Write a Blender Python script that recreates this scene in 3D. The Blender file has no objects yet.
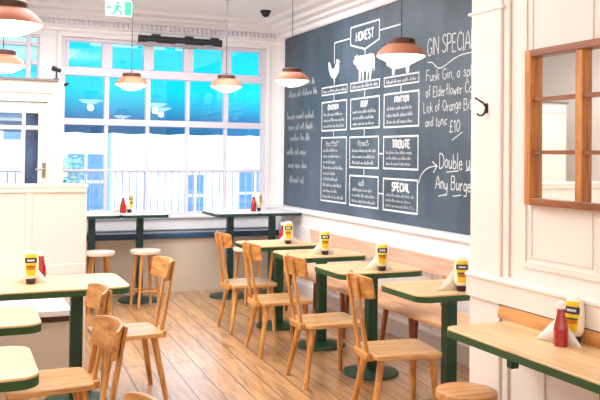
import bpy, math, random
from math import sin, cos, pi, radians
from mathutils import Vector, Matrix
random.seed(7)
SC = bpy.context.scene
COL = SC.collection

# ------------------------------------------------------------------ materials
def lin(c):
    return tuple((x/12.92 if x <= .04045 else ((x+.055)/1.055)**2.4) for x in c)
def rgb(r, g, b):
    return (*lin((r/255, g/255, b/255)), 1)

def mat(name):
    m = bpy.data.materials.new(name); m.use_nodes = True
    nt = m.node_tree; b = nt.nodes['Principled BSDF']
    return m, nt, b

def plain(name, c, rough=.5, metal=0, var=.04, scale=6, bump=0, coat=0, emit=0, spec=.5):
    m, nt, b = mat(name)
    tc = nt.nodes.new('ShaderNodeTexCoord')
    n = nt.nodes.new('ShaderNodeTexNoise'); n.inputs['Scale'].default_value = scale; n.inputs['Detail'].default_value = 4
    nt.links.new(tc.outputs['Object'], n.inputs['Vector'])
    r = nt.nodes.new('ShaderNodeValToRGB')
    r.color_ramp.elements[0].position = .3; r.color_ramp.elements[1].position = .7
    r.color_ramp.elements[0].color = tuple(max(0, x*(1-var*2)) for x in c[:3]) + (1,)
    r.color_ramp.elements[1].color = tuple(min(1, x*(1+var)) for x in c[:3]) + (1,)
    nt.links.new(n.outputs['Fac'], r.inputs['Fac'])
    nt.links.new(r.outputs['Color'], b.inputs['Base Color'])
    b.inputs['Roughness'].default_value = rough; b.inputs['Metallic'].default_value = metal
    b.inputs['Coat Weight'].default_value = coat; b.inputs['Specular IOR Level'].default_value = spec
    if emit:
        b.inputs['Emission Color'].default_value = c; b.inputs['Emission Strength'].default_value = emit
    if bump:
        bp = nt.nodes.new('ShaderNodeBump'); bp.inputs['Strength'].default_value = bump; bp.inputs['Distance'].default_value = .01
        nt.links.new(n.outputs['Fac'], bp.inputs['Height']); nt.links.new(bp.outputs['Normal'], b.inputs['Normal'])
    return m

def wood(name, dark, mid, light, axis=0, rough=.42, scale=1.0, coat=.1):
    m, nt, b = mat(name)
    tc = nt.nodes.new('ShaderNodeTexCoord')
    oi = nt.nodes.new('ShaderNodeObjectInfo')
    add = nt.nodes.new('ShaderNodeVectorMath'); add.operation = 'ADD'
    mul = nt.nodes.new('ShaderNodeVectorMath'); mul.operation = 'SCALE'; mul.inputs['Scale'].default_value = 9.0
    comb = nt.nodes.new('ShaderNodeCombineXYZ')
    for k in range(3): nt.links.new(oi.outputs['Random'], comb.inputs[k])
    nt.links.new(comb.outputs[0], mul.inputs[0])
    nt.links.new(tc.outputs['Object'], add.inputs[0]); nt.links.new(mul.outputs[0], add.inputs[1])
    mp = nt.nodes.new('ShaderNodeMapping')
    s = [14*scale]*3; s[axis] = 1.3*scale
    mp.inputs['Scale'].default_value = s
    nt.links.new(add.outputs[0], mp.inputs['Vector'])
    n = nt.nodes.new('ShaderNodeTexNoise'); n.inputs['Scale'].default_value = 2.2; n.inputs['Detail'].default_value = 6; n.inputs['Distortion'].default_value = .6
    nt.links.new(mp.outputs[0], n.inputs['Vector'])
    r = nt.nodes.new('ShaderNodeValToRGB'); e = r.color_ramp.elements
    e[0].position = .3; e[0].color = dark; e[1].position = .7; e[1].color = light
    x = e.new(.5); x.color = mid
    nt.links.new(n.outputs['Fac'], r.inputs['Fac'])
    nt.links.new(r.outputs['Color'], b.inputs['Base Color'])
    b.inputs['Roughness'].default_value = rough; b.inputs['Coat Weight'].default_value = coat; b.inputs['Coat Roughness'].default_value = .3
    return m

CHAIRW = [wood('chair_oak_%d' % a, rgb(158, 100, 44), rgb(198, 138, 70), rgb(222, 166, 96), a, .38) for a in range(3)]
SEATW = wood('seat_oak', rgb(182, 126, 68), rgb(212, 160, 98), rgb(228, 182, 122), 0, .3, 1.0, .5)
TABLEW = wood('table_oak', rgb(204, 160, 110), rgb(222, 184, 134), rgb(234, 202, 156), 0, .38, .8)
COUNTERW = wood('counter_oak', rgb(208, 166, 114), rgb(226, 190, 140), rgb(238, 208, 162), 1, .36, .7)
SPLASHW = wood('splash_oak', rgb(186, 122, 66), rgb(208, 148, 88), rgb(224, 168, 108), 1, .4, .8)
BENCHW = wood('bench_oak', rgb(206, 150, 104), rgb(224, 172, 126), rgb(236, 190, 146), 1, .4, .8)
BENCHBACKW = wood('bench_back_oak', rgb(214, 178, 154), rgb(228, 194, 172), rgb(238, 208, 188), 1, .42, .8)
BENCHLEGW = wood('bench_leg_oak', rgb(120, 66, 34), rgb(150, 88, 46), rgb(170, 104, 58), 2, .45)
ENDW = wood('end_grain', rgb(150, 66, 42), rgb(176, 84, 54), rgb(190, 100, 66), 2, .5)
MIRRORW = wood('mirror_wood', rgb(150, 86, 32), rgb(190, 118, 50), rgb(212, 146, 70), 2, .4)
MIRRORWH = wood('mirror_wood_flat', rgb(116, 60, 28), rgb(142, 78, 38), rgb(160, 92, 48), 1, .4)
STOOLW = wood('stool_oak', rgb(176, 114, 56), rgb(204, 142, 80), rgb(222, 166, 104), 0, .36)
GREEN = plain('green_lacquer', rgb(22, 66, 42), .42, 0, .08, 5)
GREENEDGE = plain('green_edge', rgb(40, 78, 40), .45, 0, .06, 8)
TEALD = plain('dark_teal_lacquer', rgb(16, 58, 58), .4, 0, .08, 5)
CREAM = plain('cream_wall', rgb(238, 231, 224), .55, 0, .012, 1.5)
CREAMP = plain('cream_panel_paint', rgb(238, 230, 222), .4, 0, .012, 2)
COOLW = plain('white_paint', rgb(240, 238, 240), .5, 0, .012, 2)
FRAMEW = plain('window_frame_paint', rgb(220, 216, 228), .4, 0, .012, 3)
CEILM = plain('ceiling_paint', rgb(246, 246, 248), .7, 0, .008, 2)
BEIGE = plain('beige_partition', rgb(228, 217, 206), .5, 0, .012, 2)
SHADEDW = plain('shaded_white_front', rgb(214, 200, 182), .55, 0, .02, 2)  # white bench fronts, their shade put into the colour
NAVYTOP = plain('navy_seat_top', rgb(54, 86, 120), .25, 0, .05, 4)
GAPSHADE = plain('gap_shade', rgb(92, 68, 58), .7)  # shade of the seat recess as a dark colour
CHALK = plain('chalk', rgb(222, 227, 230), .9, 0, .12, 60)
CHALKF = plain('chalk_faint', rgb(180, 186, 192), .9, 0, .15, 60)
COPPER = plain('terracotta_metal', rgb(176, 110, 80), .5, .1, .04, 4)
BROWN = plain('dark_brown_metal', rgb(84, 50, 40), .4, .2)
BLACK = plain('black_plastic', rgb(26, 28, 34), .45)
CORD = plain('grey_cord', rgb(70, 72, 80), .6)
IRON = plain('black_iron', rgb(52, 40, 32), .35, .6)
RED = plain('ketchup_red', rgb(166, 26, 24), .18, 0, .05, 10, coat=.5)
CAPW = plain('white_cap', rgb(245, 243, 240), .35)
MAYO = plain('cream_bottle', rgb(248, 240, 214), .3, 0, .02, 10, coat=.3)
YELLOW = plain('yellow_label', rgb(246, 208, 30), .4, 0, .03, 20)
NAVY = plain('navy_tag', rgb(44, 46, 66), .4)
LABELW = plain('tag_lettering', rgb(214, 218, 224), .5)
LABELO = plain('orange_swirl', rgb(214, 120, 30), .5)
PURPLE = plain('dark_cap', rgb(56, 30, 46), .35)
NAPKIN = plain('paper_napkin', rgb(248, 244, 238), .8, 0, .015, 30, bump=.1)
STEEL = plain('brushed_steel', rgb(150, 140, 128), .35, .8)
OUTW = plain('pale_render', rgb(226, 228, 234), .8, 0, .02, 1)
OUTWIN = plain('blue_window', rgb(74, 112, 156), .9, spec=.1)
OUTRAIL = plain('railing_paint', rgb(132, 136, 166), .5)
OUTBLUE = plain('blue_planter', rgb(60, 120, 190), .5)
PAVE = plain('pale_paving', rgb(205, 205, 208), .8, 0, .05, 2)
LEAF = plain('leaf_green', rgb(120, 170, 140), .6, 0, .15, 8)
SIGNG = plain('sign_green', rgb(0, 150, 104), .5, emit=.1)
SIGNW = plain('sign_face', rgb(196, 232, 220), .4, emit=.15)
REFLPANE = plain('painted_reflection_pane', rgb(52, 74, 108), .08, 0, .25, 7)  # dark reflection painted into an opaque pane

def emission(name, c, s):
    m, nt, b = mat(name)
    b.inputs['Base Color'].default_value = c; b.inputs['Emission Color'].default_value = c; b.inputs['Emission Strength'].default_value = s
    return m
GLOW = emission('opal_glass_lit', (1, .95, .86, 1), 5.0)

def glass_mat():
    m, nt, b = mat('window_glass'); nt.nodes.remove(b)
    out = nt.nodes['Material Output']
    t = nt.nodes.new('ShaderNodeBsdfTransparent'); t.inputs['Color'].default_value = (.97, .985, 1, 1)
    g = nt.nodes.new('ShaderNodeBsdfGlossy'); g.inputs['Roughness'].default_value = .01
    fr = nt.nodes.new('ShaderNodeFresnel'); fr.inputs['IOR'].default_value = 1.6
    mx = nt.nodes.new('ShaderNodeMixShader')
    nt.links.new(fr.outputs[0], mx.inputs['Fac']); nt.links.new(t.outputs[0], mx.inputs[1]); nt.links.new(g.outputs[0], mx.inputs[2])
    nt.links.new(mx.outputs[0], out.inputs['Surface'])
    return m
GLASS = glass_mat()
def mirror_mat():
    m, nt, b = mat('silver_mirror')
    b.inputs['Base Color'].default_value = (.93, .93, .92, 1); b.inputs['Metallic'].default_value = 1; b.inputs['Roughness'].default_value = .02
    return m
MIRROR = mirror_mat()
def awning_mat():
    m, nt, b = mat('blue_canvas'); nt.nodes.remove(b)
    out = nt.nodes['Material Output']
    tc = nt.nodes.new('ShaderNodeTexCoord')
    n = nt.nodes.new('ShaderNodeTexNoise'); n.inputs['Scale'].default_value = 1.2
    nt.links.new(tc.outputs['Object'], n.inputs['Vector'])
    r = nt.nodes.new('ShaderNodeValToRGB')
    r.color_ramp.elements[0].color = rgb(0, 148, 160); r.color_ramp.elements[1].color = rgb(2, 158, 170)
    nt.links.new(n.outputs['Fac'], r.inputs['Fac'])
    d = nt.nodes.new('ShaderNodeBsdfDiffuse'); t = nt.nodes.new('ShaderNodeBsdfTranslucent')
    sz = nt.nodes.new('ShaderNodeSeparateXYZ'); nt.links.new(tc.outputs['Object'], sz.inputs[0])
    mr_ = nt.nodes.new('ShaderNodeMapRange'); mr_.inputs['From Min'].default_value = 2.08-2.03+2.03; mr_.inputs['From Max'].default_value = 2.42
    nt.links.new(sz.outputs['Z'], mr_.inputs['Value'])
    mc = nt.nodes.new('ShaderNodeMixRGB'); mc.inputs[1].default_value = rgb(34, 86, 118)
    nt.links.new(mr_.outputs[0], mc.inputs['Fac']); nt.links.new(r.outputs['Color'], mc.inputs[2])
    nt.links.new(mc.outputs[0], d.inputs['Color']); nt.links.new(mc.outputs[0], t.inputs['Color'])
    mx = nt.nodes.new('ShaderNodeMixShader'); mx.inputs['Fac'].default_value = .5
    nt.links.new(d.outputs[0], mx.inputs[1]); nt.links.new(t.outputs[0], mx.inputs[2])
    nt.links.new(mx.outputs[0], out.inputs['Surface'])
    return m
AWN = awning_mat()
VAL = plain('blue_valance', rgb(0, 96, 136), .9)

def floor_mat():
    m, nt, b = mat('oak_floorboards')
    tc = nt.nodes.new('ShaderNodeTexCoord')
    mp = nt.nodes.new('ShaderNodeMapping'); mp.inputs['Rotation'].default_value = (0, 0, radians(90+3.0))
    nt.links.new(tc.outputs['Object'], mp.inputs['Vector'])
    br = nt.nodes.new('ShaderNodeTexBrick')
    br.inputs['Scale'].default_value = 1; br.inputs['Brick Width'].default_value = 3.1; br.inputs['Row Height'].default_value = .175
    br.inputs['Mortar Size'].default_value = .006; br.inputs['Mortar Smooth'].default_value = .2; br.inputs['Bias'].default_value = 0
    br.offset = .37; br.offset_frequency = 2
    br.inputs['Color1'].default_value = (0, 0, 0, 1); br.inputs['Color2'].default_value = (1, 1, 1, 1); br.inputs['Mortar'].default_value = (.5, .5, .5, 1)
    nt.links.new(mp.outputs[0], br.inputs['Vector'])
    mp2 = nt.nodes.new('ShaderNodeMapping'); mp2.inputs['Scale'].default_value = (1.1, 9, 1)
    ad = nt.nodes.new('ShaderNodeVectorMath'); ad.operation = 'ADD'
    sc = nt.nodes.new('ShaderNodeVectorMath'); sc.operation = 'SCALE'; sc.inputs['Scale'].default_value = 7
    nt.links.new(br.outputs['Color'], sc.inputs[0]); nt.links.new(mp.outputs[0], ad.inputs[0]); nt.links.new(sc.outputs[0], ad.inputs[1])
    nt.links.new(ad.outputs[0], mp2.inputs['Vector'])
    n = nt.nodes.new('ShaderNodeTexNoise'); n.inputs['Scale'].default_value = 2.2; n.inputs['Detail'].default_value = 7; n.inputs['Distortion'].default_value = 1.0
    nt.links.new(mp2.outputs[0], n.inputs['Vector'])
    r = nt.nodes.new('ShaderNodeValToRGB'); e = r.color_ramp.elements
    e[0].position = .25; e[0].color = rgb(138, 92, 48); e[1].position = .75; e[1].color = rgb(216, 170, 112)
    x = e.new(.5); x.color = rgb(192, 144, 88)
    nt.links.new(n.outputs['Fac'], r.inputs['Fac'])
    # board to board tone
    r2 = nt.nodes.new('ShaderNodeValToRGB'); r2.color_ramp.elements[0].color = (.80, .76, .74, 1); r2.color_ramp.elements[1].color = (1.10, 1.05, 1.0, 1)
    nt.links.new(br.outputs['Color'], r2.inputs['Fac'])
    mu = nt.nodes.new('ShaderNodeMixRGB'); mu.blend_type = 'MULTIPLY'; mu.inputs['Fac'].default_value = 1
    nt.links.new(r.outputs['Color'], mu.inputs[1]); nt.links.new(r2.outputs['Color'], mu.inputs[2])
    # dark knots
    kn = nt.nodes.new('ShaderNodeTexNoise'); kn.inputs['Scale'].default_value = 1.3; kn.inputs['Detail'].default_value = 3
    mp3 = nt.nodes.new('ShaderNodeMapping'); mp3.inputs['Scale'].default_value = (1.0, 3.0, 1)
    nt.links.new(ad.outputs[0], mp3.inputs['Vector']); nt.links.new(mp3.outputs[0], kn.inputs['Vector'])
    kr = nt.nodes.new('ShaderNodeValToRGB'); kr.color_ramp.elements[0].position = .66; kr.color_ramp.elements[1].position = .76
    nt.links.new(kn.outputs['Fac'], kr.inputs['Fac'])
    m2 = nt.nodes.new('ShaderNodeMixRGB'); m2.inputs[2].default_value = rgb(120, 76, 46)
    km = nt.nodes.new('ShaderNodeMath'); km.operation = 'MULTIPLY'; km.inputs[1].default_value = .6
    nt.links.new(kr.outputs['Color'], km.inputs[0]); nt.links.new(km.outputs[0], m2.inputs['Fac']); nt.links.new(mu.outputs[0], m2.inputs[1])
    m3 = nt.nodes.new('ShaderNodeMixRGB'); m3.inputs[2].default_value = rgb(66, 40, 26)
    gm = nt.nodes.new('ShaderNodeMath'); gm.operation = 'MULTIPLY'; gm.inputs[1].default_value = .8
    nt.links.new(br.outputs['Fac'], gm.inputs[0]); nt.links.new(gm.outputs[0], m3.inputs['Fac'])
    nt.links.new(m2.outputs[0], m3.inputs[1]); nt.links.new(m3.outputs[0], b.inputs['Base Color'])
    b.inputs['Roughness'].default_value = .36; b.inputs['Specular IOR Level'].default_value = .6; b.inputs['Coat Weight'].default_value = 1; b.inputs['Coat Roughness'].default_value = .26; b.inputs['Coat IOR'].default_value = 1.9
    bp = nt.nodes.new('ShaderNodeBump'); bp.inputs['Strength'].default_value = .12; bp.inputs['Distance'].default_value = .01
    nt.links.new(n.outputs['Fac'], bp.inputs['Height']); nt.links.new(bp.outputs['Normal'], b.inputs['Normal'])
    return m
FLOORM = floor_mat()

def board_mat():
    m, nt, b = mat('chalkboard_slate')
    tc = nt.nodes.new('ShaderNodeTexCoord')
    n = nt.nodes.new('ShaderNodeTexNoise'); n.inputs['Scale'].default_value = 1.6; n.inputs['Detail'].default_value = 8; n.inputs['Roughness'].default_value = .6
    mp = nt.nodes.new('ShaderNodeMapping'); mp.inputs['Scale'].default_value = (1, 1.4, .8)
    nt.links.new(tc.outputs['Object'], mp.inputs['Vector']); nt.links.new(mp.outputs[0], n.inputs['Vector'])
    r = nt.nodes.new('ShaderNodeValToRGB'); e = r.color_ramp.elements
    e[0].position = .3; e[0].color = rgb(44, 60, 74); e[1].position = .75; e[1].color = rgb(80, 97, 112)
    nt.links.new(n.outputs['Fac'], r.inputs['Fac']); nt.links.new(r.outputs['Color'], b.inputs['Base Color'])
    b.inputs['Roughness'].default_value = .5
    return m
BOARD = board_mat()

# ------------------------------------------------------------------ mesh builder
class MB:
    def __init__(s): s.v = []; s.f = []; s.k = 0
    def add(s, vs, fs):
        o = len(s.v); s.v += [tuple(v) for v in vs]; s.f += [tuple(i+o for i in f) for f in fs]; return s
    def box(s, x0, x1, y0, y1, z0, z1):
        x0, x1 = sorted((x0, x1)); y0, y1 = sorted((y0, y1)); z0, z1 = sorted((z0, z1))
        e = .0005*(s.k % 6); s.k += 1      # keep overlapping boxes from sharing a plane
        x0 += e; x1 -= e; y0 += e; y1 -= e; z0 += e; z1 -= e
        v = [(x, y, z) for z in (z0, z1) for y in (y0, y1) for x in (x0, x1)]
        return s.add(v, [(0, 2, 3, 1), (4, 5, 7, 6), (0, 1, 5, 4), (2, 6, 7, 3), (0, 4, 6, 2), (1, 3, 7, 5)])
    def bar(s, p0, p1, w, h, side=(0, 1, 0), w1=None, h1=None):
        p0 = Vector(p0); p1 = Vector(p1); d = (p1-p0).normalized(); a = Vector(side); a = (a-d*a.dot(d)).normalized(); c = d.cross(a)
        w1 = w if w1 is None else w1; h1 = h if h1 is None else h1
        vs = []
        for p, ww, hh in ((p0, w, h), (p1, w1, h1)):
            for i, j in ((-1, -1), (1, -1), (1, 1), (-1, 1)): vs.append(p+a*i*ww/2+c*j*hh/2)
        return s.add(vs, [(0, 3, 2, 1), (4, 5, 6, 7), (0, 1, 5, 4), (1, 2, 6, 5), (2, 3, 7, 6), (3, 0, 4, 7)])
    def tube(s, pts, rad, n=12, cap=True):
        pts = [Vector(p) for p in pts]
        rad = rad if isinstance(rad, (list, tuple)) else [rad]*len(pts)
        vs = []; a = None
        for i, p in enumerate(pts):
            d = (pts[min(i+1, len(pts)-1)]-pts[max(i-1, 0)]).normalized()
            if a is None:
                a = d.orthogonal().normalized()
            else:
                a = (a-d*a.dot(d)).normalized()
            c = d.cross(a)
            for k in range(n):
                t = 2*pi*k/n; vs.append(p+(a*cos(t)+c*sin(t))*rad[i])
        fs = []
        for i in range(len(pts)-1):
            for k in range(n):
                k2 = (k+1) % n; fs.append((i*n+k, i*n+k2, (i+1)*n+k2, (i+1)*n+k))
        if cap: fs += [tuple(range(n-1, -1, -1)), tuple(range((len(pts)-1)*n, len(pts)*n))]
        return s.add(vs, fs)
    def lathe(s, prof, n=32, cx=0, cy=0, sy=1.0, cap=True):
        vs = []; fs = []
        for r, z in prof:
            for k in range(n):
                t = 2*pi*k/n; vs.append((cx+r*cos(t), cy+r*sin(t)*sy, z))
        for i in range(len(prof)-1):
            for k in range(n):
                k2 = (k+1) % n; fs.append((i*n+k, i*n+k2, (i+1)*n+k2, (i+1)*n+k))
        if cap:
            if prof[0][0] > 1e-5: fs.append(tuple(range(n-1, -1, -1)))
            if prof[-1][0] > 1e-5: fs.append(tuple(range((len(prof)-1)*n, len(prof)*n)))
        return s.add(vs, fs)
    def prism(s, poly, z0, z1, f=lambda x, y, z: (x, y, z)):
        n = len(poly)
        vs = [f(x, y, z0) for x, y in poly]+[f(x, y, z1) for x, y in poly]
        fs = [tuple(range(n-1, -1, -1)), tuple(range(n, 2*n))]+[(i, (i+1) % n, n+(i+1) % n, n+i) for i in range(n)]
        return s.add(vs, fs)
    def extrude(s, prof, p0, p1, ax):
        # prof: (d, z) pairs; d measured along ax from the wall
        ax = Vector(ax); p0 = Vector(p0); p1 = Vector(p1); n = len(prof)
        vs = [p+ax*d+Vector((0, 0, z)) for p in (p0, p1) for d, z in prof]
        fs = [tuple(range(n)), tuple(range(2*n-1, n-1, -1))]+[(i, n+i, n+(i+1) % n, (i+1) % n) for i in range(n)]
        return s.add(vs, fs)
    def xf(s, M):
        s.v = [tuple(M @ Vector(v)) for v in s.v]; return s
    def build(s, name, m, parent=None, smooth=True, ang=35, bevel=0, loc=None, fix=True):
        me = bpy.data.meshes.new(name); me.from_pydata(s.v, [], s.f)
        if fix:
            import bmesh
            bm = bmesh.new(); bm.from_mesh(me); bmesh.ops.recalc_face_normals(bm, faces=bm.faces[:]); bm.to_mesh(me); bm.free()
        me.materials.append(m)
        if smooth:
            me.shade_smooth(); me.set_sharp_from_angle(angle=radians(ang))
        o = bpy.data.objects.new(name, me); COL.objects.link(o)
        if parent: o.parent = parent
        if loc: o.location = loc
        if bevel:
            b = o.modifiers.new('bevel', 'BEVEL'); b.width = bevel; b.segments = 2; b.limit_method = 'ANGLE'; b.angle_limit = radians(40)
        return o

def rrect(x0, x1, y0, y1, r, n=6):
    rs = r if isinstance(r, (list, tuple)) else [r]*4
    pts = []
    for (cx, cy, a0, rr) in ((x1-rs[0], y1-rs[0], 0, rs[0]), (x0+rs[1], y1-rs[1], 90, rs[1]), (x0+rs[2], y0+rs[2], 180, rs[2]), (x1-rs[3], y0+rs[3], 270, rs[3])):
        for k in range(n+1):
            t = radians(a0+90*k/n); pts.append((cx+rr*cos(t), cy+rr*sin(t)))
    return pts

def empty(name, loc, rz=0, label=None, cat=None, group=None):
    o = bpy.data.objects.new(name, None); COL.objects.link(o)
    o.location = loc; o.rotation_euler = (0, 0, rz); o.empty_display_size = .05
    tag(o, label, cat, group); return o
def tag(o, label=None, cat=None, group=None, kind=None):
    if label: o['label'] = label
    if cat: o['category'] = cat
    if group: o['group'] = group
    if kind: o['kind'] = kind
    return o
def copy_tree(o, parent=None):
    c = o.copy(); COL.objects.link(c)
    if parent: c.parent = parent
    for ch in list(o.children): copy_tree(ch, c)
    return c
def place(o, first, loc, rz, label, group):
    r = o if first else copy_tree(o)
    r.location = loc; r.rotation_euler = (0, 0, rz); r['label'] = label; r['group'] = group
    return r
def struct(o, label=None):
    o['kind'] = 'structure'
    if label: o['label'] = label
    return o

# ------------------------------------------------------------------ room shell
H = 3.24
XR = 3.82     # chalkboard wall
XP = 2.65     # projecting wall with mirror and counter
YB = 9.65     # window wall
XL, YK = -2.4, -2.2

struct(MB().add([(XL-.2, YK-.2, 0), (4.2, YK-.2, 0), (4.2, YB+.15, 0), (XL-.2, YB+.15, 0), (XL-.2, YK-.2, -.1), (4.2, YK-.2, -.1), (4.2, YB+.15, -.1), (XL-.2, YB+.15, -.1)],
       [(0, 1, 2, 3), (7, 6, 5, 4), (0, 4, 5, 1), (1, 5, 6, 2), (2, 6, 7, 3), (3, 7, 4, 0)]).build('floor', FLOORM, smooth=False))
struct(MB().box(XL-.2, 4.2, YK-.2, YB+.2, H, H+.1).build('ceiling', CEILM, smooth=False))
struct(MB().box(XR, XR+.2, 3.76, YB+.2, 0, H).build('wall_right', COOLW, smooth=False))
struct(MB().box(XL-.2, XL, YK-.2, YB+.2, 0, H).build('wall_left', CREAM, smooth=False))
struct(MB().box(XL, 4.0, YK-.2, YK, 0, H).build('wall_rear', CREAM, smooth=False))
# projecting wall
w = MB().box(XP, XR+.2, YK, 3.76, 0, H)
struct(w.build('wall_front_right', CREAM, smooth=False))
# window wall: pieces around both openings
WX0, WX1, WZ0, WZ1 = 1.11, 3.62, .86, 2.93
EX0, EX1, EZ1 = -1.6, .87, 2.93
w = MB()
w.box(WX1, XR+.2, YB, YB+.2, 0, H); w.box(WX0, WX1, YB, YB+.2, 0, WZ0); w.box(EX0, WX1, YB, YB+.2, WZ1, H)
w.box(EX1, WX0, YB, YB+.2, 0, WZ1); w.box(XL, EX0, YB, YB+.2, 0, H)
struct(w.build('wall_back', COOLW, smooth=False))

# window 1
fr = MB(); Y0, Y1 = YB+.01, YB+.09
fr.box(WX0, WX0+.05, Y0, Y1, WZ0, WZ1); fr.box(WX1-.05, WX1, Y0, Y1, WZ0, WZ1)
fr.box(WX0, WX1, Y0, Y1, 2.885, WZ1); fr.box(WX0, WX1, Y0-.02, Y1, 2.49, 2.592); fr.box(WX0, WX1, Y0, Y1, 1.92, 1.998)
fr.box(WX0, WX1, Y0+.01, Y1-.01, 1.376, 1.41); fr.box(WX0, WX1, Y0, Y1, WZ0, .895)
for a, b in ((1.16, 1.197), (1.572, 1.692), (2.063, 2.189), (2.551, 2.676), (3.046, 3.163), (3.537, 3.571)): fr.box(a, b, Y0-.005, Y1, 2.592, 2.885)
for a, b in ((1.609, 1.664), (2.094, 2.154), (2.589, 2.639), (3.072, 3.13)):
    fr.box(a, b, Y0, Y1, 1.998, 2.49); c = (a+b)/2; fr.box(c-.021, c+.021, Y0+.01, Y1-.01, .895, 1.92)
win = struct(fr.build('window_1', FRAMEW, smooth=False, bevel=.006), 'white sash window grid behind the high tables')
MB().box(WX0+.02, WX1-.02, YB+.05, YB+.056, WZ0+.02, WZ1-.02).build('window_pane', GLASS, win, smooth=False)
l = MB().box(1.14, 1.18, Y0-.03, Y0, 2.36, 2.39); l.tube([(1.16, Y0-.03, 2.375), (1.19, Y0-.06, 2.39)], .012, 8); l.build('window_latch', BLACK, win)
# window surround and sill
t = MB(); t.box(WX1, WX1+.05, YB-.03, YB, .86, 2.97); t.box(WX0-.05, WX0, YB-.03, YB, .86, 2.97); t.box(WX0-.05, WX1+.05, YB-.035, YB, 2.93, 2.985)
struct(t.build('trim_1', COOLW, smooth=False, bevel=.008))
t = MB().box(1.05, XR-.14, YB-.17, YB-.002, .83, .87); t.box(1.05, XR-.14, YB-.13, YB-.002, .69, .83)
struct(t.build('trim_2', COOLW, smooth=False, bevel=.01))
# window 2: entrance glazing behind the lobby
fr = MB()
fr.box(EX0, EX0+.06, Y0, Y1, 0, EZ1); fr.box(EX1-.02, EX1, Y0, Y1, 0, EZ1); fr.box(.725, .782, Y0, Y1, 0, EZ1)
fr.box(EX0, EX1, Y0, Y1, 2.90, EZ1); fr.box(.782, EX1, Y0, Y1, 2.80, 2.845); fr.box(.782, EX1, Y0, Y1, 2.59, 2.645); fr.box(EX0, .725, Y0, Y1, 2.80, 2.85)
fr.box(EX0, EX1, Y0, Y1, 0, .35); fr.box(-.3, -.24, Y0, Y1, 0, EZ1)
w2 = struct(fr.build('window_2', FRAMEW, smooth=False, bevel=.006))
MB().box(EX0+.03, EX1-.01, YB+.05, YB+.056, .1, EZ1-.02).build('window_pane', GLASS, w2, smooth=False)

# cornices
prof = [(0, 2.985), (.02, 2.985), (.035, 3.0), (.035, 3.03), (.07, 3.045), (.075, 3.06), (.075, 3.11), (.13, 3.12), (.15, 3.14), (.2, 3.16), (.23, 3.19), (.34, 3.205), (.36, H), (0, H)]
struct(MB().extrude(prof, (XL, YB, 0), (XR, YB, 0), (0, -1, 0)).build('trim_3', COOLW, ang=20))
d = MB(); x = XL+.05
while x < XR-.12:
    d.box(x, x+.028, YB-.125, YB-.07, 3.058, 3.112); x += .056
struct(d.build('trim_4', FRAMEW, smooth=False))
profr = [(0, 3.055), (.03, 3.055), (.05, 3.075), (.06, 3.11), (.12, 3.125), (.14, 3.15), (.22, 3.165), (.24, 3.195), (.34, 3.205), (.36, H), (0, H)]
struct(MB().extrude(profr, (XR, 3.76, 0), (XR, YB, 0), (-1, 0, 0)).build('trim_5', CEILM, ang=20))

# wainscot under the chalkboard
wn = MB().box(3.645, XR, 3.76, YB-.14, 0, .94)
struct(wn.build('wall_right_wainscot', COOLW, smooth=False))
cp = MB().extrude([(0, .935), (.195, .935), (.20, .95), (.195, .965), (0, .972)], (XR, 3.76, 0), (XR, YB-.002, 0), (-1, 0, 0))
struct(cp.build('trim_6', COOLW, ang=20))
bb = MB().box(3.625, 3.645, 3.76, YB-.4, 0, .15); bb.extrude([(.175, .15), (.19, .15), (.175, .175)], (XR, 3.76, 0), (XR, YB-.4, 0), (-1, 0, 0))
y = 3.9
while y < 9.0:       # raised rails and stiles of the panelling
    bb.box(3.63, 3.645, y, y+.07, .175, .8); y += .62
bb.box(3.63, 3.645, 3.76, 9.2, .72, .80); bb.box(3.632, 3.645, 3.76, 9.2, .30, .33)
struct(bb.build('baseboard_right', COOLW, smooth=False, bevel=.004))

# panel trim of the projecting wall (dado board, panels, pillar)
t = MB()
t.box(XP-.03, XP, 3.50, 3.767, .0, H)                                     # pillar face
t.box(XP-.016, XP, 3.45, 3.50, 0, H)
struct(t.build('pillar', CREAM, smooth=False, bevel=.008))
t = MB().extrude([(0, 2.378), (.034, 2.378), (.037, 2.382), (.037, 2.39), (.034, 2.394), (0, 2.394)], (XP, 3.48, 0), (XP, 3.79, 0), (-1, 0, 0))
struct(t.build('trim_7', CREAM, ang=20))
t = MB().extrude([(0, .842), (.046, .842), (.046, .945), (.056, .952), (.056, .964), (.03, .975), (0, .978)], (XP, YK, 0), (XP, 3.775, 0), (-1, 0, 0))
struct(t.build('trim_8', CREAMP, ang=20))
t = MB()
def panel(y0, y1, z0, z1, wd=.05, dp=.022):
    t.box(XP-dp, XP, y0, y1, z0, z0+wd); t.box(XP-dp, XP, y0, y1, z1-wd, z1); t.box(XP-dp, XP, y0, y0+wd, z0, z1); t.box(XP-dp, XP, y1-wd, y1, z0, z1)
panel(2.80, 3.35, 1.05, 2.95, .03, .010)
panel(2.86, 3.29, 1.10, 2.90, .012, .006)
panel(2.49, 3.22, .12, .78, .05, .014); panel(1.64, 2.39, .12, .78, .05, .014)
t.box(XP-.036, XP, YK, 3.77, 0, .12)
struct(t.build('trim_9', CREAMP, smooth=False, bevel=.006))

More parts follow.
